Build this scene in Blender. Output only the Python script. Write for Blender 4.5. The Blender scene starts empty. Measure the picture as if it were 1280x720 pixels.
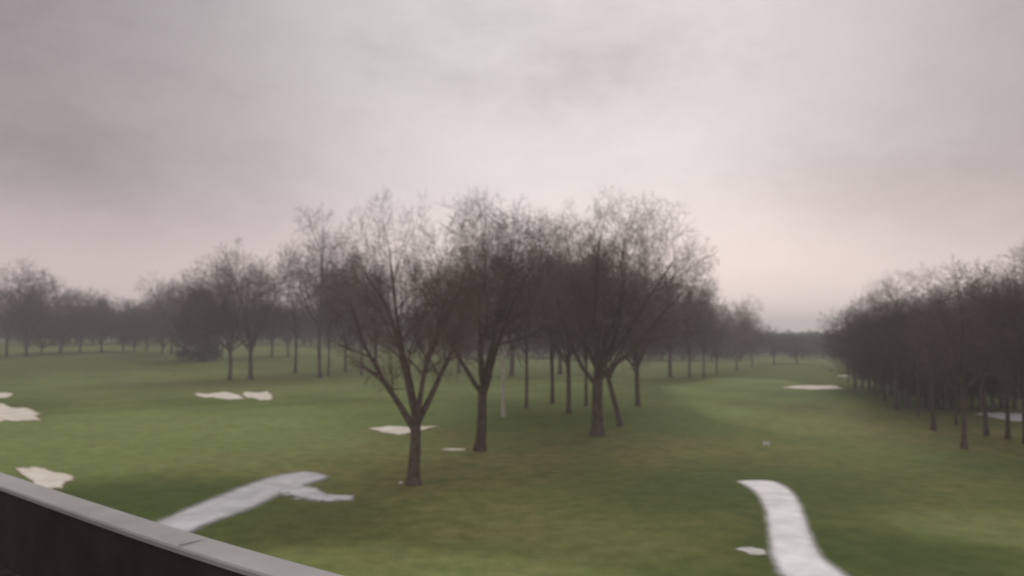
import bpy, math, random
import numpy as np
S = bpy.context.scene
COL = S.collection
R = math.radians

# ------------------------------------------------------------------ camera numbers
F = 1004.0
CAMZ = 8.0
PITCH = math.atan(60 / F)
cp, sp = math.cos(PITCH), math.sin(PITCH)

def sm(a, b, x):
    t = np.clip((np.asarray(x, dtype=float) - a) / (b - a), 0, 1)
    return t * t * (3 - 2 * t)

def H(x, y):
    x = np.asarray(x, dtype=float); y = np.asarray(y, dtype=float)
    w = sm(18, 60, y)
    h = 0.16 * np.sin(x / 17.0 + 0.6) * np.sin(y / 21.0 + 1.0) + 0.14 * np.sin(x / 31.0 - y / 26.0)
    h = h * w
    h = h + 4.5 * sm(110, 330, y) * sm(10, -90, x)
    h = h + 1.0 * sm(150, 420, y)
    return h

def ray(px, py):
    a = (px - 640) / F; b = (360 - py) / F
    return np.array([a, cp - b * sp, sp + b * cp])

def ground(px, py):
    d = ray(px, py)
    t = 12.0
    while t < 6000:
        p = d * t
        if CAMZ + p[2] < H(p[0], p[1]): break
        t *= 1.004
    lo, hi = t / 1.004, t
    for _ in range(20):
        m = (lo + hi) / 2; p = d * m
        if CAMZ + p[2] < H(p[0], p[1]): hi = m
        else: lo = m
    p = d * hi
    return float(p[0]), float(p[1])

def height_at(px, top, y):
    d = ray(px, top); t = y / d[1]
    return CAMZ + t * d[2]

# ------------------------------------------------------------------ object helpers
def tag(o, label=None, cat=None, group=None, kind=None):
    if label: o['label'] = label
    if cat: o['category'] = cat
    if group: o['group'] = group
    if kind: o['kind'] = kind
    return o

def mesh_np(name, V, Q, mat, smooth=True, edge=None):
    me = bpy.data.meshes.new(name)
    V = np.asarray(V, dtype=np.float32)
    me.vertices.add(len(V)); me.vertices.foreach_set('co', V.ravel())
    loops = np.concatenate([np.asarray(q, dtype=np.int32).ravel() for q in Q])
    sizes = np.concatenate([np.full(len(q), np.asarray(q).shape[1], dtype=np.int32) for q in Q])
    starts = np.concatenate([[0], np.cumsum(sizes)[:-1]]).astype(np.int32)
    me.loops.add(len(loops)); me.loops.foreach_set('vertex_index', loops)
    me.polygons.add(len(sizes)); me.polygons.foreach_set('loop_start', starts)
    try: me.polygons.foreach_set('loop_total', sizes)
    except Exception: pass
    me.polygons.foreach_set('use_smooth', np.full(len(sizes), smooth, dtype=bool))
    me.update(calc_edges=True)
    if mat: me.materials.append(mat)
    if edge is not None:
        ca = me.color_attributes.new('edge', 'FLOAT_COLOR', 'POINT')
        e = np.asarray(edge, dtype=np.float32)
        ca.data.foreach_set('color', np.stack([e, e, e, np.ones_like(e)], -1).ravel())
    return me

def link(name, me, parent=None):
    o = bpy.data.objects.new(name, me); COL.objects.link(o)
    if parent is not None: o.parent = parent
    return o

def empty(name, loc, rz=0):
    o = bpy.data.objects.new(name, None); COL.objects.link(o)
    o.location = loc; o.rotation_euler = (0, 0, rz); o.empty_display_size = 0.3
    return o

# ------------------------------------------------------------------ materials
def newmat(name):
    m = bpy.data.materials.new(name); m.use_nodes = True
    nt = m.node_tree; b = nt.nodes['Principled BSDF']
    return m, nt, b

def noise(nt, scale, detail=4, rough=0.55, vec=None):
    n = nt.nodes.new('ShaderNodeTexNoise'); n.inputs['Scale'].default_value = scale
    n.inputs['Detail'].default_value = detail; n.inputs['Roughness'].default_value = rough
    if vec is not None: nt.links.new(vec, n.inputs['Vector'])
    return n.outputs['Fac']

def ramp(nt, fac, stops):
    r = nt.nodes.new('ShaderNodeValToRGB'); nt.links.new(fac, r.inputs['Fac'])
    e = r.color_ramp.elements
    while len(e) < len(stops): e.new(0.5)
    for i, (p, c) in enumerate(stops):
        e[i].position = p; e[i].color = (*c, 1) if len(c) == 3 else c
    return r.outputs['Color']

def mixc(nt, fac, a, b, mode='MIX'):
    m = nt.nodes.new('ShaderNodeMix'); m.data_type = 'RGBA'; m.blend_type = mode
    for s, v in ((m.inputs[0], fac), (m.inputs[6], a), (m.inputs[7], b)):
        if isinstance(v, (int, float)): s.default_value = v
        elif isinstance(v, tuple): s.default_value = (*v, 1)
        else: nt.links.new(v, s)
    return m.outputs[2]

def math_(nt, op, a, b=None, c=None, clamp=False):
    m = nt.nodes.new('ShaderNodeMath'); m.operation = op; m.use_clamp = clamp
    for i, v in enumerate((a, b, c)):
        if v is None: continue
        if isinstance(v, (int, float)): m.inputs[i].default_value = v
        else: nt.links.new(v, m.inputs[i])
    return m.outputs[0]

def geo_pos(nt):
    return nt.nodes.new('ShaderNodeNewGeometry').outputs['Position']

def bump(nt, b, fac, strength, dist=0.05):
    n = nt.nodes.new('ShaderNodeBump'); n.inputs['Strength'].default_value = strength
    n.inputs['Distance'].default_value = dist
    nt.links.new(fac, n.inputs['Height']); nt.links.new(n.outputs[0], b.inputs['Normal'])

def simple(name, c1, c2, scale, rough=0.85, spec=0.2, bmp=0.0, bd=0.02, ragged=0.0, rag_amp=.9, rim=None):
    m, nt, b = newmat(name)
    p = geo_pos(nt)
    f = noise(nt, scale, 5, 0.6, p)
    col = ramp(nt, f, [(0.3, c1), (0.7, c2)])
    b.inputs['Roughness'].default_value = rough
    b.inputs['Specular IOR Level'].default_value = spec
    if bmp: bump(nt, b, f, bmp, bd)
    if ragged:
        at = nt.nodes.new('ShaderNodeAttribute'); at.attribute_name = 'edge'
        n = noise(nt, ragged, 5, 0.7, p)
        v = math_(nt, 'ADD', at.outputs['Fac'], math_(nt, 'MULTIPLY_ADD', n, rag_amp, -rag_amp / 2))
        mr = nt.nodes.new('ShaderNodeMapRange'); mr.interpolation_type = 'SMOOTHSTEP'
        mr.inputs[1].default_value = .08; mr.inputs[2].default_value = .95
        nt.links.new(v, mr.inputs[0]); nt.links.new(mr.outputs[0], b.inputs['Alpha'])
        if rim:
            m2 = nt.nodes.new('ShaderNodeMapRange'); m2.interpolation_type = 'SMOOTHSTEP'
            m2.inputs[1].default_value = .45; m2.inputs[2].default_value = 1.35
            nt.links.new(v, m2.inputs[0])
            col = mixc(nt, m2.outputs[0], rim, col)
    nt.links.new(col, b.inputs['Base Color'])
    return m

def tinted(name, c1, c2, scale):
    m, nt, b = newmat(name)
    p = geo_pos(nt)
    f = noise(nt, scale, 4, 0.6, p)
    oi = nt.nodes.new('ShaderNodeObjectInfo')
    col = mixc(nt, 1.0, ramp(nt, f, [(0.3, c1), (0.7, c2)]), oi.outputs['Color'], 'MULTIPLY')
    nt.links.new(col, b.inputs['Base Color'])
    b.inputs['Roughness'].default_value = 0.95
    b.inputs['Specular IOR Level'].default_value = 0.08
    return m

BARK = tinted('bark', (0.62, 0.61, 0.59), (1.3, 1.25, 1.2), 3.0)
TWIG = tinted('twig_bark', (0.75, 0.73, 0.72), (1.25, 1.22, 1.2), 0.5)
NEEDLE = tinted('evergreen_foliage', (0.6, 0.65, 0.6), (1.4, 1.35, 1.2), 0.9)
SAND = simple('bunker_sand', (0.74, 0.66, 0.54), (0.96, 0.91, 0.82), 0.5, 0.95, 0.05, ragged=.7, rim=(.42, .36, .22))
PATHM = simple('wet_path_asphalt', (0.46, 0.48, 0.485), (0.93, 0.96, 0.97), 0.5, 0.25, 1.0, 0.12, ragged=1.2, rag_amp=.6, rim=(.42, .44, .42))
SPURM = simple('puddled_path_asphalt', (0.50, 0.52, 0.525), (0.93, 0.96, 0.97), 0.5, 0.25, 1.0, 0.12, ragged=1.5, rag_amp=1.8)
COPING = simple('grey_metal_coping', (0.34, 0.34, 0.325), (0.50, 0.50, 0.48), 1.2, 0.5, 0.4)
DARKW = simple('dark_roof_membrane', (0.032, 0.028, 0.025), (0.062, 0.054, 0.049), 2.0, 0.8, 0.2, 0.3)
SEAMM = simple('coping_sealant', (0.28, 0.28, 0.275), (0.36, 0.36, 0.35), 5.0, 0.7, 0.3)
DECK = simple('roof_gravel', (0.05, 0.042, 0.037), (0.13, 0.108, 0.094), 12.0, 0.9, 0.1, 0.5)
WALLM = simple('brick_render', (0.2, 0.17, 0.15), (0.3, 0.26, 0.23), 3.0)
WHITE = simple('white_paint', (0.66, 0.65, 0.64), (0.82, 0.81, 0.79), 6.0, 0.6, 0.3)
DIRT = simple('worn_turf_patch', (0.48, 0.47, 0.44), (0.68, 0.67, 0.63), 1.5, 0.7, 0.3, ragged=2.5)
m, nt, b = newmat('pond_water')
b.inputs['Base Color'].default_value = (0.95, 0.93, 0.92, 1); b.inputs['Roughness'].default_value = 0.2
bump(nt, b, noise(nt, 1.5, 3, 0.5, geo_pos(nt)), 0.15, 0.02)
WATER = m
HILLM = simple('distant_hill_woods', (0.15, 0.135, 0.14), (0.23, 0.21, 0.215), 0.02, 1.0, 0.0)

# ------------------------------------------------------------------ ground
def axis(core0, core1, step, grow, lo, hi):
    a = list(np.arange(core0, core1, step))
    s = step; v = a[-1]
    while v < hi: s *= grow; v += s; a.append(v)
    s = step; v = a[0]; pre = []
    while v > lo: s *= grow; v -= s; pre.append(v)
    return np.array(pre[::-1] + a)
gx = axis(-75, 75, 0.75, 1.07, -3500, 3500)
gy = axis(16, 150, 0.7, 1.07, -300, 4500)
X, Y = np.meshgrid(gx, gy)
Z = H(X, Y)

def blob(px, py, rx, ry, rot=0, soft=0.6):
    cx, cy = ground(px, py)
    c, s = math.cos(R(rot)), math.sin(R(rot))
    u = ((X - cx) * c + (Y - cy) * s) / rx; v = (-(X - cx) * s + (Y - cy) * c) / ry
    wob = 0.12 * np.sin(X / 3.1 + Y / 4.7) + 0.08 * np.sin(X / 1.7 - Y / 2.3)
    d = np.sqrt(u * u + v * v) + wob
    return sm(1 + soft / 2, 1 - soft / 2, d)

def polymask(pix, soft):
    pts = np.array([ground(*p) for p in pix])
    inside = np.zeros(X.shape, bool); dist = np.full(X.shape, 1e9)
    n = len(pts)
    for i in range(n):
        a, c = pts[i], pts[(i + 1) % n]
        cond = ((a[1] > Y) != (c[1] > Y))
        with np.errstate(divide='ignore', invalid='ignore'):
            xi = (c[0] - a[0]) * (Y - a[1]) / (c[1] - a[1]) + a[0]
        inside ^= cond & (X < xi)
        e = c - a; L = (e ** 2).sum()
        t = np.clip(((X - a[0]) * e[0] + (Y - a[1]) * e[1]) / L, 0, 1)
        dist = np.minimum(dist, np.hypot(X - a[0] - t * e[0], Y - a[1] - t * e[1]))
    sd = np.where(inside, dist, -dist) + 0.6 * np.sin(X / 4.1 + Y / 9) + 0.3 * np.sin(X / 1.9 - Y / 5)
    return sm(-soft, soft, sd)

mow_haze = np.zeros(X.shape)
mow_haze = np.maximum(mow_haze, 1.0 * polymask([(836, 484), (900, 472), (985, 475), (1060, 500), (1095, 542), (1000, 546), (900, 526), (845, 500)], 2.4))
mow_haze = np.maximum(mow_haze, 0.4 * blob(950, 560, 18, 26, 0, 1.4))
mow_haze = np.maximum(mow_haze, 0.95 * blob(180, 545, 26, 26, 10, 1.1))
mow_haze = np.maximum(mow_haze, 0.55 * blob(330, 480, 50, 40, 0, 0.8))
mow_haze = np.maximum(mow_haze, 0.95 * polymask([(330, 690), (480, 684), (700, 700), (900, 740), (600, 800), (300, 760)], 1.3))
mow_haze = np.maximum(mow_haze, 0.75 * polymask([(1112, 640), (1300, 634), (1400, 690), (1160, 672)], 0.9))
mow_haze = np.maximum(mow_haze, 0.5 * blob(440, 520, 14, 16, 0, 0.9))
mow_haze = np.maximum(mow_haze, 0.25 * blob(720, 640, 16, 8, 0, 1.4))
mow_haze = np.maximum(mow_haze, 0.5 * sm(180, 300, Y))  # far turf paled with distance: haze painted in through the mown-grass mask
worn = np.zeros(X.shape)
worn = np.maximum(worn, 0.8 * blob(560, 590, 14, 11, 0, 1.4))
worn = np.maximum(worn, 0.75 * blob(740, 565, 17, 12, 0, 1.4))
worn = np.maximum(worn, 0.75 * blob(1180, 530, 14, 24, 0, 1.2))
worn = np.maximum(worn, 0.55 * blob(700, 640, 14, 9, 0, 1.4))
worn = np.maximum(worn, 0.5 * blob(1200, 620, 12, 9, 0, 1.4))
worn = np.maximum(worn, 0.4 * blob(300, 478, 18, 30, 0, 1.2))
worn = np.maximum(worn, 0.8 * blob(545, 541, 5, 4, 0, 1.2))
worn = np.maximum(worn, 0.35 * blob(860, 660, 8, 5, 0, 1.4))
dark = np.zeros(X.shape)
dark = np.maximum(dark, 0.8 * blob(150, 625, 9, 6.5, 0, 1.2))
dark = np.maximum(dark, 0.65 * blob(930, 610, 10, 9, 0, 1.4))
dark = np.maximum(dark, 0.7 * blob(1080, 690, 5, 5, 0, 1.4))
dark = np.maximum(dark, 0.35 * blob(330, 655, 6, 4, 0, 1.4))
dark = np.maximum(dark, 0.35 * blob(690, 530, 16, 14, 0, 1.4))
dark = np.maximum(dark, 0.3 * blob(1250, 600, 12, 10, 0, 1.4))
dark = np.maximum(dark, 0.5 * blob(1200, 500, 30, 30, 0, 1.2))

ny, nx = X.shape
idx = np.arange(ny * nx).reshape(ny, nx)
Q = np.stack([idx[:-1, :-1], idx[:-1, 1:], idx[1:, 1:], idx[1:, :-1]], -1).reshape(-1, 4)
m, nt, b = newmat('golf_turf')
pos = geo_pos(nt)
at = nt.nodes.new('ShaderNodeAttribute'); at.attribute_name = 'zone'
sx = nt.nodes.new('ShaderNodeSeparateColor'); nt.links.new(at.outputs['Color'], sx.inputs[0])
n1 = noise(nt, 0.09, 5, 0.6, pos); n2 = noise(nt, 0.9, 6, 0.65, pos); n3 = noise(nt, 14, 3, 0.7, pos); n4 = noise(nt, 0.28, 5, 0.6, pos)
rough = ramp(nt, n1, [(0.3, (0.096, 0.138, 0.036)), (0.7, (0.146, 0.182, 0.056))])
fair = ramp(nt, n1, [(0.3, (0.198, 0.266, 0.086)), (0.7, (0.262, 0.322, 0.116))])
col = mixc(nt, sx.outputs[0], rough, fair)
brown = ramp(nt, n2, [(0.35, (0.19, 0.172, 0.062)), (0.7, (0.28, 0.228, 0.102))])
wf = math_(nt, 'MULTIPLY', sx.outputs[1], math_(nt, 'MULTIPLY_ADD', n4, 2.0, -0.35), clamp=True)
col = mixc(nt, wf, col, brown)
# scattered thin, yellowed turf everywhere
yl = ramp(nt, n4, [(0.48, (0, 0, 0)), (0.72, (1, 1, 1))])
col = mixc(nt, math_(nt, 'MULTIPLY', yl, .28), col, (0.24, 0.225, 0.085))
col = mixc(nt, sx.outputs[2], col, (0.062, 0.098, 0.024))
g = ramp(nt, n2, [(0.25, (0.74, 0.75, 0.72)), (0.75, (1.26, 1.22, 1.2))])
col = mixc(nt, 1.0, col, g, 'MULTIPLY')
g3 = ramp(nt, n3, [(0.3, (0.74, 0.74, 0.7)), (0.7, (1.25, 1.25, 1.25))])
col = mixc(nt, 0.8, col, g3, 'MULTIPLY')
nt.links.new(col, b.inputs['Base Color'])
b.inputs['Roughness'].default_value = 0.95; b.inputs['Specular IOR Level'].default_value = 0.05
bump(nt, b, math_(nt, 'ADD', n2, math_(nt, 'MULTIPLY', n3, 0.4)), 0.5, 0.14)
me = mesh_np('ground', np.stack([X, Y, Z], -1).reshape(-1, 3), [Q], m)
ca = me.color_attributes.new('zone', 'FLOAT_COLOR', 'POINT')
ca.data.foreach_set('color', np.stack([mow_haze, worn, dark, np.ones(X.shape)], -1).astype(np.float32).ravel())
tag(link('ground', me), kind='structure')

# hills at the horizon
hx = np.linspace(-2600, 2600, 160)
rnd = random.Random(4)
hz = 13 + 7 * np.sin(hx / 310 + 1) + 4 * np.sin(hx / 97) + 2 * np.sin(hx / 31) + np.array([rnd.uniform(-1.2, 1.2) for _ in hx])
rows = [(1500, 0.0), (1560, 0.75), (1700, 1.0), (2200, 0.8), (2600, 0.0)]
V = np.concatenate([np.stack([hx, np.full_like(hx, yy), np.maximum(hz, 6) * k - 1], -1) for yy, k in rows])
I = np.arange(len(V)).reshape(len(rows), -1)
tag(link('hills', mesh_np('hills', V, [np.stack([I[:-1, :-1], I[:-1, 1:], I[1:, 1:], I[1:, :-1]], -1).reshape(-1, 4)], HILLM)), kind='structure')

# ------------------------------------------------------------------ flat patches
def catmull(P, n=10):
    P = np.asarray(P, float); N = len(P); out = []
    for i in range(N):
        p0, p1, p2, p3 = P[i - 1], P[i], P[(i + 1) % N], P[(i + 2) % N]
        for k in range(n):
            t = k / n
            out.append(0.5 * ((2 * p1) + (-p0 + p2) * t + (2 * p0 - 5 * p1 + 4 * p2 - p3) * t * t + (-p0 + 3 * p1 - 3 * p2 + p3) * t ** 3))
    return np.array(out)

def patch_mesh(name, pix, mat, lift=0.03, seed=0, rag=1.0):
    W = catmull([ground(*p) for p in pix])
    r = random.Random(seed)
    c = W.mean(0)
    ph = [r.uniform(0, 6.28) for _ in range(4)]
    ang = np.linspace(0, 2 * np.pi, len(W), endpoint=False)
    W = c + (W - c) * (1 + rag * (0.07 * np.sin(5 * ang + ph[0]) + 0.05 * np.sin(9 * ang + ph[1]) + 0.03 * np.sin(17 * ang + ph[2]) + .02 * np.sin(31 * ang + ph[3])))[:, None]
    rings = [1.15, 1.02, 0.88, 0.7, 0.5, 0.3, 0.05]; edges = [0, .5, 1.1, 1.6, 1.6, 1.6, 1.6]
    V = []; E = []
    for k, s in enumerate(rings):
        P = c + (W - c) * s
        z = H(P[:, 0], P[:, 1]) + lift
        V.append(np.column_stack([P, z])); E += [edges[k]] * len(P)
    n = len(W); V = np.concatenate(V)
    I = np.arange(len(V)).reshape(len(rings), n); J = np.roll(I, -1, 1)
    Qs = np.stack([I[:-1], J[:-1], J[1:], I[1:]], -1).reshape(-1, 4)
    cidx = len(V); V = np.vstack([V, [c[0], c[1], float(H(c[0], c[1])) + lift]]); E.append(1.6)
    T = np.stack([I[-1], J[-1], np.full(n, cidx)], -1)
    return mesh_np(name, V, [Qs, T], mat, edge=E)

BK = [
 ([(-30, 490), (-8, 491), (10, 491), (17, 494), (2, 498), (-25, 499)], 'narrow sand bunker at the left edge behind the larger left bunker'),
 ([(-40, 506), (0, 504), (12, 509), (36, 511), (51, 521), (40, 526), (0, 528), (-40, 528)], 'wide pale sand bunker cut off by the left edge'),
 ([(244, 491), (258, 493), (278, 490), (300, 494), (304, 498), (286, 500), (268, 497), (252, 497)], 'left lobe of the pair of sand bunkers in the left fairway'),
 ([(303, 490), (320, 491), (334, 490), (342, 497), (328, 501), (318, 498), (308, 497)], 'right lobe of the pair of sand bunkers in the left fairway'),
 ([(464, 536), (485, 533), (516, 534), (548, 533), (530, 537), (512, 542), (488, 543)], 'sand bunker lying behind the nearest bare tree'),
 ([(22, 588), (40, 584), (62, 588), (91, 597), (78, 608), (58, 612), (40, 603)], 'nearest sand bunker just beyond the roof edge at left'),
 ([(978, 484), (1000, 482), (1040, 482), (1053, 485), (1035, 487), (1000, 486.5)], 'long thin sand bunker beside the right fairway'),
 ([(1046, 470), (1056, 469.3), (1065, 470), (1056, 471)], 'tiny far sand bunker near the grove on the right'),
 ([(550, 562), (565, 561), (582, 561.5), (578, 563.4), (562, 563.4)], 'small pale sand strip left of the second big tree trunk'),
]
for i, (pix, lab) in enumerate(BK):
    o = link('sand_bunker', patch_mesh('sand_bunker', pix, SAND, 0.035, i + 3))
    tag(o, lab, 'bunker', kind='structure')
o = link('pond', patch_mesh('pond', [(1228, 518), (1248, 517), (1280, 518), (1340, 521), (1310, 526), (1272, 526.5), (1246, 522)], WATER, 0.04, 3, .8))
tag(o, kind='structure')
o = link('worn_patch', patch_mesh('worn_patch', [(920, 686), (940, 685), (954, 688), (957, 693), (942, 694), (930, 690)], DIRT, 0.02, 5))
tag(o, 'small bare grey patch in the turf left of the right path', 'bare patch', kind='structure')

def strip_mesh(name, Lp, Rp, mat, lift=0.025, sub=8, jit=.012, esc=1.0):
    Lw = np.array([ground(*p) for p in Lp]); Rw = np.array([ground(*p) for p in Rp])
    def dens(P):
        out = []
        N = len(P)
        for i in range(N - 1):
            p0, p1, p2, p3 = P[max(i - 1, 0)], P[i], P[i + 1], P[min(i + 2, N - 1)]
            for k in range(sub):
                t = k / sub
                out.append(0.5 * ((2 * p1) + (-p0 + p2) * t + (2 * p0 - 5 * p1 + 4 * p2 - p3) * t * t + (-p0 + 3 * p1 - 3 * p2 + p3) * t ** 3))
        out.append(P[-1]); return np.array(out)
    Lw, Rw = dens(Lw), dens(Rw)
    r = random.Random(7)
    V = []; E = []
    ts = [-.20, -.02, .16, .3, .5, .7, .84, 1.02, 1.20]; es = [0, .5, 1.2, 1.6, 1.6, 1.6, 1.2, .5, 0]
    C = len(ts); M = len(Lw)
    for q, (a, c) in enumerate(zip(Lw, Rw)):
        j0, j1 = r.uniform(-jit, jit), r.uniform(-jit, jit)
        fe = min(1, min(q, M - 1 - q) / 3) * esc
        for k in range(C):
            t = ts[k] + (j0 if k <= 1 else j1 if k >= C - 2 else 0)
            p = a + (c - a) * t
            V.append((p[0], p[1], float(H(p[0], p[1])) + lift + 0.015 * math.sin(math.pi * min(max(t, 0), 1)))); E.append(es[k] * fe)
    I = np.arange(len(V)).reshape(-1, C)
    return mesh_np(name, np.array(V), [np.stack([I[:-1, :-1], I[:-1, 1:], I[1:, 1:], I[1:, :-1]], -1).reshape(-1, 4)], mat, edge=E)

tag(link('cart_path', strip_mesh('cart_path', [(920, 601.5), (930, 606), (947, 618), (958, 640), (962, 668), (966, 693), (977, 717), (1008, 755)],
     [(950, 600.5), (970, 603.5), (990, 616), (1003, 640), (1012, 668), (1024, 693), (1050, 716), (1112, 755)], PATHM)),
    'curving wet grey path at lower right', 'path', kind='structure')
tag(link('cart_path', strip_mesh('cart_path', [(120, 690), (192, 655), (270, 622), (322, 602), (352, 594), (388, 588.5)],
     [(180, 708), (240, 664), (312, 636), (346, 620), (378, 607), (418, 595.5)], PATHM)),
    'straight wet grey path running out from the roof edge at lower left', 'path', kind='structure')
tag(link('cart_path', strip_mesh('cart_path', [(362, 604), (376, 604), (392, 609), (408, 617), (424, 619), (444, 619.5)],
     [(342, 618), (358, 620.5), (378, 625), (402, 627.5), (422, 627), (444, 626)], SPURM, 0.034, jit=.1, esc=.6)),
    'short ragged side spur of the lower left path', 'path', kind='structure')

# ------------------------------------------------------------------ trees
def tubes(P, Rr, sides):
    n, k, _ = P.shape
    T = np.gradient(P, axis=1); T /= np.linalg.norm(T, axis=2, keepdims=True) + 1e-9
    md = np.abs(T.mean(1)); ref = np.eye(3)[np.argmin(md, axis=1)]
    U = np.cross(T, ref[:, None, :]); U /= np.linalg.norm(U, axis=2, keepdims=True) + 1e-9
    W = np.cross(T, U)
    a = np.arange(sides) * 2 * np.pi / sides
    V = P[:, :, None, :] + Rr[:, :, None, None] * (np.cos(a)[None, None, :, None] * U[:, :, None, :] + np.sin(a)[None, None, :, None] * W[:, :, None, :])
    I = np.arange(n * k * sides).reshape(n, k, sides); J = np.roll(I, -1, 2)
    Qd = np.stack([I[:, :-1], J[:, :-1], J[:, 1:], I[:, 1:]], -1).reshape(-1, 4)
    return V.reshape(-1, 3), Qd

class Tree: pass

def grow(seed, trunk_top, limbs, r0=0.024, counts=(8, 7, 6, 3), bend=(0, 0), minr=0.0007, rat=(0.48, 0.5, 0.52, 0.65), trop=0.05,
         env=(0, 0.58, .40, .42, .40), t1=0.25, wig1=.15, lump=.10):
    """env: centre x, centre z, horizontal radius, radius up, radius down of the rounded crown"""
    r = random.Random(seed); U = r.uniform
    lev = {}
    ex, ez, ea, eu, ed = env
    def outside(p, lv):
        dz = p[2] - ez
        if lv == 1 and dz < 0: return False
        dz = dz / eu if dz > 0 else dz / ed
        q = ((p[0] - ex) ** 2 + p[1] ** 2) / (ea * ea) + dz * dz
        lim = 1 if lv > 1 else .66
        return q > lim * (1 + lump * math.sin(p[0] * 21 + seed) + lump * math.sin(p[1] * 19 + p[2] * 17))
    def norm(d):
        l = math.sqrt(d[0] ** 2 + d[1] ** 2 + d[2] ** 2) or 1; return (d[0] / l, d[1] / l, d[2] / l)
    SEG = {1: 10, 2: 6, 3: 4, 4: 3, 5: 2}
    WIG = {1: wig1, 2: .21, 3: .24, 4: .26, 5: .28}
    TRO = {1: trop, 2: .02, 3: .01, 4: .01, 5: .0}
    def branch(p, d, L, rad, lv):
        ns = SEG[lv]; pts = [p]; rr = [rad]; s = L / ns; ds = [d]
        end = max(rad * (0.14 if lv < 3 else 0.35), minr * 0.55)
        w0 = WIG[lv]; tro = TRO[lv]
        for i in range(ns):
            out = outside(p, lv)
            w = w0 * (.4 if out else 1)
            d = norm((d[0] + U(-w, w), d[1] + U(-w, w), d[2] + U(-w, w) * .7 + tro))
            k = s * (.25 if out else 1)
            p = (p[0] + d[0] * k, p[1] + d[1] * k, p[2] + d[2] * k)
            pts.append(p); ds.append(d); rr.append(rad + (end - rad) * ((i + 1) / ns) ** .75)
        lev.setdefault(lv, []).append((pts, rr))
        if lv - 1 < len(counts):
            n = counts[lv - 1]
            n = max(1, n + r.choice((-1, 0, 0, 1))) if n > 2 else n
            az = U(0, 6.28)
            t00 = t1 if lv == 1 else 0.12
            for c in range(n):
                t = min(t00 + (1 - t00) * (c + U(0.2, 1)) / n, 1.0)
                f = t * ns; i = min(int(f), ns - 1); q = f - i
                a, bq = pts[i], pts[i + 1]
                pp = (a[0] + (bq[0] - a[0]) * q, a[1] + (bq[1] - a[1]) * q, a[2] + (bq[2] - a[2]) * q)
                if lv > 1 and outside(pp, 2) and U(0, 1) < .5: continue
                ra = rr[i] + (rr[i + 1] - rr[i]) * q
                dd = ds[i + 1]
                ref = (0, 0, 1) if abs(dd[2]) < 0.85 else (1, 0, 0)
                u = norm((dd[1] * ref[2] - dd[2] * ref[1], dd[2] * ref[0] - dd[0] * ref[2], dd[0] * ref[1] - dd[1] * ref[0]))
                v = (dd[1] * u[2] - dd[2] * u[1], dd[2] * u[0] - dd[0] * u[2], dd[0] * u[1] - dd[1] * u[0])
                az += 2.4 + U(-.5, .5)
                an = R(U(30, 78)) if c < n - 1 else R(U(5, 25))
                ca_, sa_ = math.cos(an), math.sin(an)
                cz, sz = math.cos(az), math.sin(az)
                nd = norm((dd[0] * ca_ + (u[0] * cz + v[0] * sz) * sa_, dd[1] * ca_ + (u[1] * cz + v[1] * sz) * sa_, dd[2] * ca_ + (u[2] * cz + v[2] * sz) * sa_))
                branch(pp, nd, L * rat[lv - 1] * U(.7, 1.3) * (1.15 - .4 * t), max(ra * (0.6 if lv < 3 else .55), minr), lv + 1)
    nt_ = 9; tp = []; tr = []
    for i in range(nt_):
        t = i / (nt_ - 1)
        tp.append((bend[0] * t + 0.004 * math.sin(4 * t + seed), bend[1] * t, trunk_top * t - (0.01 if i == 0 else 0)))
        fl = 1 + 0.55 * math.exp(-t * trunk_top * 60)
        tr.append(r0 * fl * (1 - 0.22 * t))
    T = Tree()
    for (t, az, tilt, L, rf) in limbs:
        d = (math.sin(R(tilt)) * math.cos(R(az)), math.sin(R(tilt)) * math.sin(R(az)), math.cos(R(tilt)))
        f = t * (nt_ - 1); i = min(int(f), nt_ - 2); q = f - i
        p = tuple(tp[i][k] + (tp[i + 1][k] - tp[i][k]) * q for k in range(3))
        branch(p, d, L, r0 * rf, 1)
    parts = {'trunk': tubes(np.array([tp]), np.array([tr]), 12)}
    lp = [tubes(np.array([a]), np.array([c]), 8) for a, c in lev[1]]
    cv = []; cq = []; off = 0
    for lv, sd in ((2, 5), (3, 4), (4, 3), (5, 3)):
        if lv in lev:
            v, q = tubes(np.array([x[0] for x in lev[lv]]), np.array([x[1] for x in lev[lv]]), sd)
            cv.append(v); cq.append(q + off); off += len(v)
    crown = (np.concatenate(cv), np.concatenate(cq))
    zt = np.percentile(crown[0][:, 2], 99.7)
    T.width = float(np.percentile(crown[0][:, 0], 98) - np.percentile(crown[0][:, 0], 2)) / zt
    T.trunk = (parts['trunk'][0] / zt, parts['trunk'][1])
    T.limbs = [(v / zt, q) for v, q in lp]
    T.crown = (crown[0] / zt, crown[1])
    return T

def join(lst):
    V = []; Qs = []; off = 0
    for v, q in lst: V.append(v); Qs.append(q + off); off += len(v)
    return np.concatenate(V), np.concatenate(Qs)

def rlimbs(seed, n, tilt0, tilt1, L0, L1, leader=True, t0=0.75):
    r = random.Random(seed); out = []
    az = r.uniform(0, 360)
    for i in range(n):
        az += 137 + r.uniform(-25, 25)
        out.append((r.uniform(t0, 1.0), az, r.uniform(tilt0, tilt1), r.uniform(L0, L1), r.uniform(.45, .62)))
    if leader: out.append((1.0, az, 5, L1 * 1.1, .72))
    return out

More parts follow.
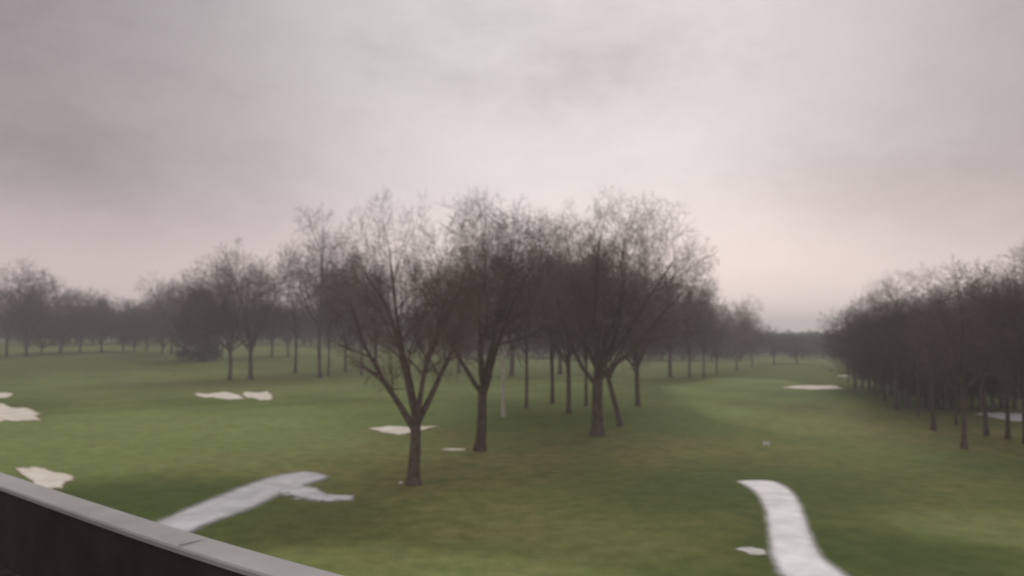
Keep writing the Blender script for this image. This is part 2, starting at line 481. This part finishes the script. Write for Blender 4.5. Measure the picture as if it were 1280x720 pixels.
P = {}
P['hero1'] = grow(61, 0.19, [(.90, 178, 43, .52, .58), (.98, 8, 36, .54, .58), (1, 120, 6, .60, .56), (.95, 70, 36, .52, .42), (.93, 285, 36, .52, .42), (1, 195, 22, .58, .5), (1, 345, 17, .58, .46)],
     r0=.028, counts=(9, 7, 6, 6), env=(-.01, .62, .40, .38, .33), minr=.0004, t1=.28, trop=.012, lump=.06, wig1=.2)
P['hero2'] = grow(32, 0.23, [(.9, 170, 36, .52, .5), (1, 20, 34, .56, .58), (1, 60, 7, .58, .56), (.85, 320, 44, .52, .42), (.95, 100, 38, .52, .42), (1, 250, 34, .54, .46), (1, 0, 17, .58, .5), (1, 190, 15, .58, .48)],
     r0=.024, bend=(.02, 0), counts=(9, 8, 6, 6), env=(.05, .64, .38, .36, .33), minr=.0004, t1=.26, trop=.008, lump=.06, wig1=.18)
P['hero3'] = grow(33, 0.26, [(.75, 175, 42, .5, .44), (.85, 5, 50, .54, .46), (1, 30, 32, .54, .55), (1, 110, 5, .56, .58), (.9, 80, 42, .5, .42), (.85, 270, 42, .5, .42), (1, 350, 42, .56, .5), (1, 190, 24, .56, .5), (1, 5, 19, .56, .46)],
     r0=.025, bend=(.015, 0), counts=(9, 7, 6, 6), env=(.06, .62, .44, .38, .34), minr=.0004, t1=.26, trop=.008, lump=.06, wig1=.18)
P['round'] = grow(21, 0.22, rlimbs(1, 7, 20, 58, .45, .58), r0=.015, counts=(8, 8, 6, 4), minr=.0006, env=(0, .6, .44, .40, .36), t1=.28, trop=.02)
P['round_b'] = grow(22, 0.26, rlimbs(2, 7, 18, 54, .45, .58), r0=.014, counts=(8, 8, 6, 4), minr=.0006, env=(0, .62, .42, .38, .34), t1=.28, trop=.02)
P['tall'] = grow(23, 0.38, rlimbs(3, 8, 15, 54, .34, .46, True, .4), r0=.011, counts=(8, 7, 6, 3), minr=.0006, env=(0, .60, .34, .40, .40))
P['tall_b'] = grow(24, 0.32, rlimbs(4, 8, 12, 52, .36, .5, True, .45), r0=.013, counts=(8, 7, 6, 3), minr=.0006, env=(0, .58, .35, .42, .42))
P['slim'] = grow(25, 0.5, rlimbs(5, 6, 15, 35, .22, .32, True, .5), r0=.012, counts=(7, 5, 3), minr=.0008, env=(0, .7, .2, .3, .3))
P['low'] = grow(27, 0.12, rlimbs(6, 10, 14, 74, .4, .58, True, .5), r0=.012, counts=(8, 7, 6, 3), minr=.0007, env=(0, .50, .42, .5, .47), t1=.2, trop=.02)
P['lean'] = grow(26, 0.3, [(.8, 180, 30, .5, .5), (1, 20, 22, .6, .6), (1, 200, 12, .6, .6), (.9, 300, 34, .46, .45), (.9, 90, 30, .5, .45)], r0=.018, bend=(-.07, .02), counts=(8, 7, 6, 3), minr=.0006, env=(-.04, .62, .34, .38, .38))
for k, T in P.items():
    T.hero = k.startswith('hero')
    if T.hero:
        T.me_trunk = mesh_np('trunk', T.trunk[0], [T.trunk[1]], BARK)
        T.me_limbs = [mesh_np('limb', v, [q], BARK) for v, q in T.limbs]
    else:
        v, q = join([T.trunk] + T.limbs); T.me_trunk = mesh_np('trunk', v, [q], BARK)
    T.me_crown = mesh_np('crown', T.crown[0], [T.crown[1]], TWIG)

def evergreen(seed):
    r = np.random.RandomState(seed)
    V = []
    ncl = 240
    for i in range(ncl):
        z = r.uniform(.05, .95) ; rad = .36 * (1 - z ** 2.0) ** .6 * min(1, (z + .1) / .2) + .01
        a = r.uniform(0, 6.28); q = rad * r.uniform(.3, 1.1)
        c = np.array([q * math.cos(a), q * math.sin(a), z + r.uniform(-.03, .03)])
        n = 50
        cs = c + r.normal(0, 1, (n, 3)) * np.array([.045, .045, .036])
        d1 = r.normal(0, 1, (n, 3)); d1 /= np.linalg.norm(d1, axis=1, keepdims=True)
        d2 = r.normal(0, 1, (n, 3)); d2 = np.cross(d1, d2); d2 /= np.linalg.norm(d2, axis=1, keepdims=True)
        s = r.uniform(.012, .024, (n, 1))
        V.append(np.stack([cs - d1 * s, cs + d2 * s * .5, cs + d1 * s, cs - d2 * s * .5], 1).reshape(-1, 3))
    V = np.concatenate(V); Qe = np.arange(len(V)).reshape(-1, 4)
    tz = np.linspace(-.01, .9, 7)
    tv, tq = tubes(np.array([[(0, 0, z) for z in tz]]), np.array([np.linspace(.02, .004, 7)]), 8)
    T = Tree(); T.hero = False; T.width = .72
    T.me_trunk = mesh_np('trunk', tv, [tq], BARK); T.me_crown = mesh_np('crown', V, [Qe], NEEDLE, False)
    return T
P['evergreen'] = evergreen(3)

def distance_tone(d, c=(0.156, 0.125, 0.106), far=(0.090, 0.070, 0.058), k=160.0):  # distance tone painted into bark colour: farther trees darker, under the mist volume
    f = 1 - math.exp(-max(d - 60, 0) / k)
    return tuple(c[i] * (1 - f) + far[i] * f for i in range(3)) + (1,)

rs = random.Random(77)
def plant(kind, px, by, top, w, label, group=None, cat='tree', rot=None, name='bare_tree', tint=1.0):
    T = P[kind]
    x, y = ground(px, by); z0 = float(H(x, y))
    h = height_at(px, top, y) - z0
    wm = w / F * y
    sxy = wm / T.width
    if T.hero: rot = 0
    elif rot is None: rot = rs.uniform(0, 6.28)
    root = empty('evergreen_tree' if kind == 'evergreen' else name, (x, y, z0 - .02), rot)
    tag(root, label, cat, group)
    sc = (sxy, sxy, h)
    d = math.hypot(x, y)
    c = tuple(v * tint for v in distance_tone(d)[:3]) + (1,)
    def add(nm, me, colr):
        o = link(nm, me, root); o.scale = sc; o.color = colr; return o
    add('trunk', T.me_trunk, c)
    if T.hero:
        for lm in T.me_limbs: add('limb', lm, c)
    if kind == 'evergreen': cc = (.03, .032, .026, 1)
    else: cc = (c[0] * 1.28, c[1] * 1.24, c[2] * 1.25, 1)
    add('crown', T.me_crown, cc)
    return root

gC = 'bare trees of the central clump'
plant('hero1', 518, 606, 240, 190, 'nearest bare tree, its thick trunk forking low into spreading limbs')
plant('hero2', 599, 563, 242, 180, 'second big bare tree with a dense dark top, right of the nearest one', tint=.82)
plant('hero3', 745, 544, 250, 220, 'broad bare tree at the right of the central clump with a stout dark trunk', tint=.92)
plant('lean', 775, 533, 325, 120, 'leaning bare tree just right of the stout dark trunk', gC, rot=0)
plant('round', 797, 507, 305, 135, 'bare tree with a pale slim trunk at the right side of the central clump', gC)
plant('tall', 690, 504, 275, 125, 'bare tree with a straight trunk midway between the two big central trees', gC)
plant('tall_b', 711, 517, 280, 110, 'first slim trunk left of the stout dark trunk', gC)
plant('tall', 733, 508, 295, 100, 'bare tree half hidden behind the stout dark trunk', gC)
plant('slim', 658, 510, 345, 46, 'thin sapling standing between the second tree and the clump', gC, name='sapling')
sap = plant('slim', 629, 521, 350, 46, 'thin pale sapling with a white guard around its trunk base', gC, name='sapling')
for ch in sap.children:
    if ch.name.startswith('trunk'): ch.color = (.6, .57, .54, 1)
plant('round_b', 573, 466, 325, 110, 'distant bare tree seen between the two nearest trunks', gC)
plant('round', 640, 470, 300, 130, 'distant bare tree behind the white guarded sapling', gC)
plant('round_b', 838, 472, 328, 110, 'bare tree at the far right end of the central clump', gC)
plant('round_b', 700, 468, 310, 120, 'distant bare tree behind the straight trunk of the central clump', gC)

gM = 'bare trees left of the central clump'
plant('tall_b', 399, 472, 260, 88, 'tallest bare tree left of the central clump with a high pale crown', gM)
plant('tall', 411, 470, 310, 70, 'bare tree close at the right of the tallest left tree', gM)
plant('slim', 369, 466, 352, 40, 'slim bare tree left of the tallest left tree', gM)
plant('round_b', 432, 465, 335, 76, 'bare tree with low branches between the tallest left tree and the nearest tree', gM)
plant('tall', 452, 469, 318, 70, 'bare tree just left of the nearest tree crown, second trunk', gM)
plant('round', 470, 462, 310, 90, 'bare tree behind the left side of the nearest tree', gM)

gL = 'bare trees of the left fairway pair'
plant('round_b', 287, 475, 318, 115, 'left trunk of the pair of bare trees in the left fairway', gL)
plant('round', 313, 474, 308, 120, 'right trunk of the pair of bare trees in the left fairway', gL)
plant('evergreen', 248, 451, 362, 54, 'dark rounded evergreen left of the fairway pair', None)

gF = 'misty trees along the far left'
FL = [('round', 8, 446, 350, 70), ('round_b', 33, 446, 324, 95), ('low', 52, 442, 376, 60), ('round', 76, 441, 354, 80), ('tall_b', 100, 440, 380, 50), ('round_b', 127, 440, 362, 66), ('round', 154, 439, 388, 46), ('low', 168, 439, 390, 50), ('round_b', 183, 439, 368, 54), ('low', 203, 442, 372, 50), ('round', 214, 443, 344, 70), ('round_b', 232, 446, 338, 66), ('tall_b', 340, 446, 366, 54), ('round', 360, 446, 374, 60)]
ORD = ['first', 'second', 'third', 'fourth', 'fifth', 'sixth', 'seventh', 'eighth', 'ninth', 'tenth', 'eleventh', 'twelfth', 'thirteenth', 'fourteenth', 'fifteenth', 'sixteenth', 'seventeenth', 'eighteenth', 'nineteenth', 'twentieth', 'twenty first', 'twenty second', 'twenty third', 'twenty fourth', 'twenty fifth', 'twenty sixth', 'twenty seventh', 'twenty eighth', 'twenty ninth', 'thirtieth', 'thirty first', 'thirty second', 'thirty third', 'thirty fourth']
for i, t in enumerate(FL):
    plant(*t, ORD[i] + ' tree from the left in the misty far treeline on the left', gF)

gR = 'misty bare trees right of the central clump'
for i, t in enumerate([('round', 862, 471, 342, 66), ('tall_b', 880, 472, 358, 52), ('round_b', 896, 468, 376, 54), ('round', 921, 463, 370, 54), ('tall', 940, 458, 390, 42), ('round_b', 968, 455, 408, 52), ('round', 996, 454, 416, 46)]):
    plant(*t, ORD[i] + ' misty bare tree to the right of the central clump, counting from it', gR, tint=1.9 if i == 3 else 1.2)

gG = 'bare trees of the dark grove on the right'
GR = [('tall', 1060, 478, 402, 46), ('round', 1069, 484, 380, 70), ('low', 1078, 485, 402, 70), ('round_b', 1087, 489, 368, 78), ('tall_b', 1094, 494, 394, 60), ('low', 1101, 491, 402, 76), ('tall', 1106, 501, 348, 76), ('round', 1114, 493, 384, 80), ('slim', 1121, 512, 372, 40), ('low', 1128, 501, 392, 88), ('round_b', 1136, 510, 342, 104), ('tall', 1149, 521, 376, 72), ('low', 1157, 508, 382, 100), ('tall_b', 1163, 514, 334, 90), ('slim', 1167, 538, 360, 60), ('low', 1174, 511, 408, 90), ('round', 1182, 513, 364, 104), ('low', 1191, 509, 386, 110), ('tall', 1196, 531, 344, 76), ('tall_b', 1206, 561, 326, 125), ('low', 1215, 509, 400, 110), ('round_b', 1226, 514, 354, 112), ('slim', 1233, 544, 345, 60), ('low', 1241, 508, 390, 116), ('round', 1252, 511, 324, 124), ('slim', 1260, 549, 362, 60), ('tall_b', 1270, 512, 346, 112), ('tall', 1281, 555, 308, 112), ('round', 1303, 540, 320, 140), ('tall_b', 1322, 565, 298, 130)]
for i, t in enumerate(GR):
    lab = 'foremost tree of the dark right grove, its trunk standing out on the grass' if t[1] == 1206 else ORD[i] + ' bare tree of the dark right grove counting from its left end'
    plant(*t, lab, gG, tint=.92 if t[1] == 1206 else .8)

# far woods, each a single mass
def wood(name, pts, seed, hr, wr, label, tint, cat='woods'):
    r = np.random.RandomState(seed); Vs = []; Qs = []; off = 0
    for (x, y) in pts:
        v, q = lo[r.randint(len(lo))]
        h = r.uniform(*hr); w = h * r.uniform(*wr); a = r.uniform(0, 6.28)
        c, s = math.cos(a), math.sin(a)
        vv = np.column_stack([(v[:, 0] * c - v[:, 1] * s) * w + x, (v[:, 0] * s + v[:, 1] * c) * w + y, v[:, 2] * h + float(H(x, y))])
        Vs.append(vv); Qs.append(q + off); off += len(v)
    o = link(name, mesh_np(name, np.concatenate(Vs), [np.concatenate(Qs)], TWIG)); o.color = tint + (1,)
    tag(o, label, cat, kind='stuff')
lo = []
for s in (1, 2, 3):
    T = grow(40 + s, .07, rlimbs(50 + s, 9, 12, 68, .5, .62), r0=.016, counts=(8, 7, 4), minr=.003, env=(0, .5, .40, .5, .5))
    v, q = join([T.trunk] + T.limbs + [T.crown]); lo.append((v, q))
rr = np.random.RandomState(9)
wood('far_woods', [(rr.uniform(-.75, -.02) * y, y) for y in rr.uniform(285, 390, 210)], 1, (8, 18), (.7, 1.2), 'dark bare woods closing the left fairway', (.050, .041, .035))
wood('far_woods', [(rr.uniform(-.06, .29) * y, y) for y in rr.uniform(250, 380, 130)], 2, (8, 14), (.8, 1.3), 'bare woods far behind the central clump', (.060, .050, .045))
wood('far_woods', [(rr.uniform(.2, .47) * y, y) for y in rr.uniform(270, 420, 170)], 3, (5, 10), (.9, 1.6), 'pale misty woods at the end of the right fairway', (.115, .10, .095))  # paler twig tint: distance haze put into the colour of these woods
def grove_pts(n, off, ylo):
    out = []
    while len(out) < n:
        u = rr.uniform(.43, .9); y = rr.uniform(80, 190)
        front = 130 - (u - .424) / .136 * 70 + off
        if y < front or (u > .54 and y < ylo): continue
        out.append((u * y, y))
    return out
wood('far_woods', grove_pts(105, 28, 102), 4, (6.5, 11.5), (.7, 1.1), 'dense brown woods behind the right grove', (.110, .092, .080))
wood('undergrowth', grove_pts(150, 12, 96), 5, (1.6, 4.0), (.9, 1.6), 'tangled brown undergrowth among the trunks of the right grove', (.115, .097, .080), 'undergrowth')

# ------------------------------------------------------------------ the mist lying over the course
m = bpy.data.materials.new('mist'); m.use_nodes = True; nt = m.node_tree
nt.nodes.remove(nt.nodes['Principled BSDF'])
vs_ = nt.nodes.new('ShaderNodeVolumeScatter'); vs_.inputs['Color'].default_value = (1, .985, .975, 1)
vs_.inputs['Density'].default_value = 0.0012; vs_.inputs['Anisotropy'].default_value = 0.25
nt.links.new(vs_.outputs[0], nt.nodes['Material Output'].inputs['Volume'])
mx, my0, my1, mz0, mz1 = 900, -150, 1200, -6, 32
V = [(a * mx, y_, z_) for z_ in (mz0, mz1) for y_ in (my0, my1) for a in (-1, 1)]
Qm = np.array([[0, 2, 3, 1], [4, 5, 7, 6], [0, 1, 5, 4], [2, 6, 7, 3], [0, 4, 6, 2], [1, 3, 7, 5]])
tag(link('mist', mesh_np('mist', V, [Qm], m, False)), 'thin grey mist lying over the whole golf course', 'mist', kind='structure')

# ------------------------------------------------------------------ small things
import bmesh
def bm_box(bm, c, s, bev=0.0):
    r = bmesh.ops.create_cube(bm, size=1)
    for v in r['verts']:
        v.co.x = v.co.x * s[0] + c[0]; v.co.y = v.co.y * s[1] + c[1]; v.co.z = v.co.z * s[2] + c[2]
    if bev:
        es = list({e for v in r['verts'] for e in v.link_edges})
        bmesh.ops.bevel(bm, geom=es, offset=bev, segments=2, affect='EDGES')
def bm_obj(name, bm, mat, parent):
    me = bpy.data.meshes.new(name); bm.to_mesh(me); bm.free(); me.materials.append(mat)
    return link(name, me, parent)

x, y = ground(958, 560)
t = empty('tee_sign', (x, y, float(H(x, y))), R(-8)); tag(t, 'small white sign on short legs in the right fairway', 'sign')
bm = bmesh.new(); bm_box(bm, (0, 0, .34), (.5, .05, .28), .012); bm_obj('panel', bm, WHITE, t)
for s in (-1, 1):
    bm = bmesh.new(); bm_box(bm, (s * .18, .045, .2), (.04, .04, .44), .006); bm_obj('leg', bm, WHITE, t)
x, y = ground(501, 606)
t = empty('tee_marker', (x, y, float(H(x, y)))); tag(t, 'small low white marker on the grass at the foot of the nearest tree', 'marker')
bm = bmesh.new(); bmesh.ops.create_uvsphere(bm, u_segments=14, v_segments=8, radius=.12)
for v in bm.verts: v.co.z = max(v.co.z, -.06) * .8 + .1
bm_obj('cap', bm, WHITE, t)
bm = bmesh.new(); bm_box(bm, (0, 0, 0), (.05, .05, .1), .008); bm_obj('spike', bm, DARKW, t)
gz = np.linspace(0, 1.0, 5)
gv, gq = tubes(np.array([[(0, 0, z) for z in gz]]), np.array([[.16, .15, .15, .145, .145]]), 12)
o = link('trunk_guard', mesh_np('trunk_guard', gv, [gq], WHITE), sap)

# ------------------------------------------------------------------ clubhouse roof edge under the camera
ZT = 7.0
def at_z(px, py, z):
    d = ray(px, py); t = (z - CAMZ) / d[2]; return np.array([d[0] * t, d[1] * t])
outer = np.array([at_z(px, py, ZT) for px, py in [(0, 591), (110, 627), (220, 662), (330, 694), (430, 722)]])
d0 = outer[0] - outer[1]; d0 /= np.linalg.norm(d0)
d1 = outer[-1] - outer[-2]; d1 /= np.linalg.norm(d1)
pre = [outer[0] + d0 * k for k in (9, 6, 3, 1)]
post = []; p = outer[-1].copy(); dd = d1.copy()
for k in range(6):
    a = R(3); dd = np.array([dd[0] * math.cos(a) - dd[1] * math.sin(a), dd[0] * math.sin(a) + dd[1] * math.cos(a)])
    p = p + dd * 1.0; post.append(p.copy())
line = np.array(pre + list(outer) + post)
seg = np.r_[0, np.cumsum(np.linalg.norm(np.diff(line, axis=0), axis=1))]
ss = np.linspace(0, seg[-1], 90)
line = np.column_stack([np.interp(ss, seg, line[:, 0]), np.interp(ss, seg, line[:, 1])])
for _ in range(6): line[1:-1] = (line[:-2] + line[1:-1] * 2 + line[2:]) / 4
tan = np.gradient(line, axis=0); tan /= np.linalg.norm(tan, axis=1, keepdims=True)
nin = np.column_stack([tan[:, 1], -tan[:, 0]])
if (nin[45] * (np.array([-4, 0]) - line[45])).sum() < 0: nin = -nin
club = empty('clubhouse', (float(line[45, 0]), float(line[45, 1]), 0)); tag(club, 'clubhouse roof corner with pale coping above a dark parapet at lower left', 'building')
base = np.array([line[45, 0], line[45, 1], 0])
def sweep(name, i0, i1, prof, mat, closed=True):
    pts = []
    for i in range(i0, i1 + 1):
        for o_, z_ in prof:
            q = line[i] + nin[i] * o_; pts.append((q[0], q[1], z_))
    V = np.array(pts) - base; n = len(prof); I = np.arange(len(V)).reshape(-1, n); J = np.roll(I, -1, 1)
    Qs = [np.stack([I[:-1], I[1:], J[1:], J[:-1]], -1)[:, :(n if closed else n - 1)].reshape(-1, 4)]
    if closed:
        Qs += [I[:1], I[-1:, ::-1]]
    return link(name, mesh_np(name, V, Qs, mat, False), club)
cop = [(-.02, ZT - .07), (-.02, ZT - .01), (-.01, ZT), (.145, ZT - .012), (.155, ZT - .02), (.155, ZT - .04)]
i0 = 0
for i1 in (14, 28, 42, 56, 72, 89):
    sweep('coping', i0, i1, cop, COPING); i0 = i1
sweep('parapet_wall', 0, 89, [(0.02, ZT - .075), (.135, ZT - .045), (.135, ZT - .8), (.02, ZT - .8)], DARKW)
for i in (28, 42, 56, 72):
    q0 = line[i]
    bm = bmesh.new(); bm_box(bm, (0, 0, 0), (.008, .16, .004))
    so = bm_obj('seam', bm, SEAMM, club)
    mid = q0 + nin[i] * .0675
    so.location = (mid[0] - base[0], mid[1] - base[1], ZT - .003)
    so.rotation_euler = (0, 0, math.atan2(tan[i, 1], tan[i, 0]))
sweep('outer_wall', 0, 89, [(0.04, ZT - .8), (.24, ZT - .8), (.24, -.3), (.04, -.3)], WALLM)
deck = [tuple(line[i] + nin[i] * .12) for i in range(90)] + [(6.0, -9.0), (-16.0, -9.0)]
bm = bmesh.new(); vs = [bm.verts.new((a - base[0], c - base[1], ZT - .54)) for a, c in deck]; f = bm.faces.new(vs)
bmesh.ops.triangulate(bm, faces=[f]); bmesh.ops.recalc_face_normals(bm, faces=bm.faces)
bm_obj('roof_deck', bm, DECK, club)

# ------------------------------------------------------------------ sky
w = bpy.data.worlds.new('World'); S.world = w; w.use_nodes = True
nt = w.node_tree; bg = nt.nodes['Background']
tc = nt.nodes.new('ShaderNodeTexCoord'); sep = nt.nodes.new('ShaderNodeSeparateXYZ')
nt.links.new(tc.outputs['Generated'], sep.inputs[0])
zx, zy, zz = sep.outputs
zc = math_(nt, 'MAXIMUM', zz, 0.0)
basec = ramp(nt, zc, [(0.0, (1.0, .82, .77)), (.08, (.96, .815, .785)), (.2, (.79, .73, .73)), (.36, (.70, .665, .67)), (1, (.70, .68, .69))])
mp = nt.nodes.new('ShaderNodeMapping'); mp.inputs['Scale'].default_value = (1, 1, 2.0); mp.inputs['Location'].default_value = (5.3, 1.7, .9)
nt.links.new(tc.outputs['Generated'], mp.inputs[0])
n1 = noise(nt, 2.4, 5, 0.5, mp.outputs[0]); n2 = noise(nt, 9, 8, 0.7, mp.outputs[0])
cl = math_(nt, 'ADD', math_(nt, 'MULTIPLY', n1, .62), math_(nt, 'MULTIPLY', n2, .38))
cloud = ramp(nt, cl, [(.34, (.78, .76, .775)), (.50, (.965, .955, .96)), (.66, (1.06, 1.055, 1.05))])
elev = nt.nodes.new('ShaderNodeMapRange'); elev.interpolation_type = 'SMOOTHSTEP'
elev.inputs[1].default_value = .03; elev.inputs[2].default_value = .2; nt.links.new(zc, elev.inputs[0])
col = mixc(nt, math_(nt, 'MULTIPLY_ADD', elev.outputs[0], .8, .2), basec, mixc(nt, 1.0, basec, cloud, 'MULTIPLY'))
side = nt.nodes.new('ShaderNodeMapRange'); side.interpolation_type = 'SMOOTHSTEP'
side.inputs[1].default_value = .08; side.inputs[2].default_value = .58
nt.links.new(math_(nt, 'ABSOLUTE', math_(nt, 'ADD', zx, -0.08)), side.inputs[0])
sd = math_(nt, 'MULTIPLY', side.outputs[0], math_(nt, 'MULTIPLY_ADD', elev.outputs[0], .62, .38))
col = mixc(nt, sd, col, mixc(nt, 1.0, col, (.50, .47, .485), 'MULTIPLY'))
# brighter break in the cloud low in the sky ahead and a little to the right
dx = math_(nt, 'DIVIDE', math_(nt, 'ADD', zx, -.27), .22); dz = math_(nt, 'DIVIDE', math_(nt, 'ADD', zz, -.02), .12)
gl = math_(nt, 'POWER', 2.718, math_(nt, 'MULTIPLY', math_(nt, 'ADD', math_(nt, 'MULTIPLY', dx, dx), math_(nt, 'MULTIPLY', dz, dz)), -1.0))
col = mixc(nt, math_(nt, 'MULTIPLY', gl, .5), col, (1.15, .95, .88))
col = mixc(nt, 1.0, col, (1.05, 1.05, 1.05), 'MULTIPLY')
sky = nt.nodes.new('ShaderNodeTexSky'); sky.sky_type = 'NISHITA'; sky.sun_disc = False
SE, SR = R(38), R(20)
sky.sun_elevation = SE; sky.sun_rotation = SR; sky.dust_density = 4; sky.air_density = 2
nsc = mixc(nt, 1.0, sky.outputs[0], (.08, .08, .08), 'MULTIPLY')
col = mixc(nt, .05, col, nsc)
nt.links.new(col, bg.inputs['Color']); bg.inputs['Strength'].default_value = 1.0
L = bpy.data.lights.new('sun', 'SUN'); L.energy = 1.0; L.angle = R(30); L.color = (1, .95, .9)
lo_ = bpy.data.objects.new('sun', L); COL.objects.link(lo_); lo_.location = (0, 0, 60)
from mathutils import Vector
dv = Vector((math.sin(SR) * math.cos(SE), math.cos(SR) * math.cos(SE), math.sin(SE)))
lo_.rotation_euler = dv.to_track_quat('Z', 'Y').to_euler()

# ------------------------------------------------------------------ camera
cam = bpy.data.cameras.new('camera'); co = bpy.data.objects.new('camera', cam); COL.objects.link(co)
co.location = (0, 0, CAMZ); co.rotation_euler = (R(90) + PITCH, 0, 0)
cam.sensor_width = 36; cam.lens = 36 * F / 1280; cam.clip_end = 9000; cam.clip_start = .05
cam.dof.use_dof = True; cam.dof.focus_distance = 2.2; cam.dof.aperture_fstop = 3.2
S.camera = co
S.view_settings.view_transform = 'Standard'; S.view_settings.look = 'None'; S.view_settings.exposure = 0
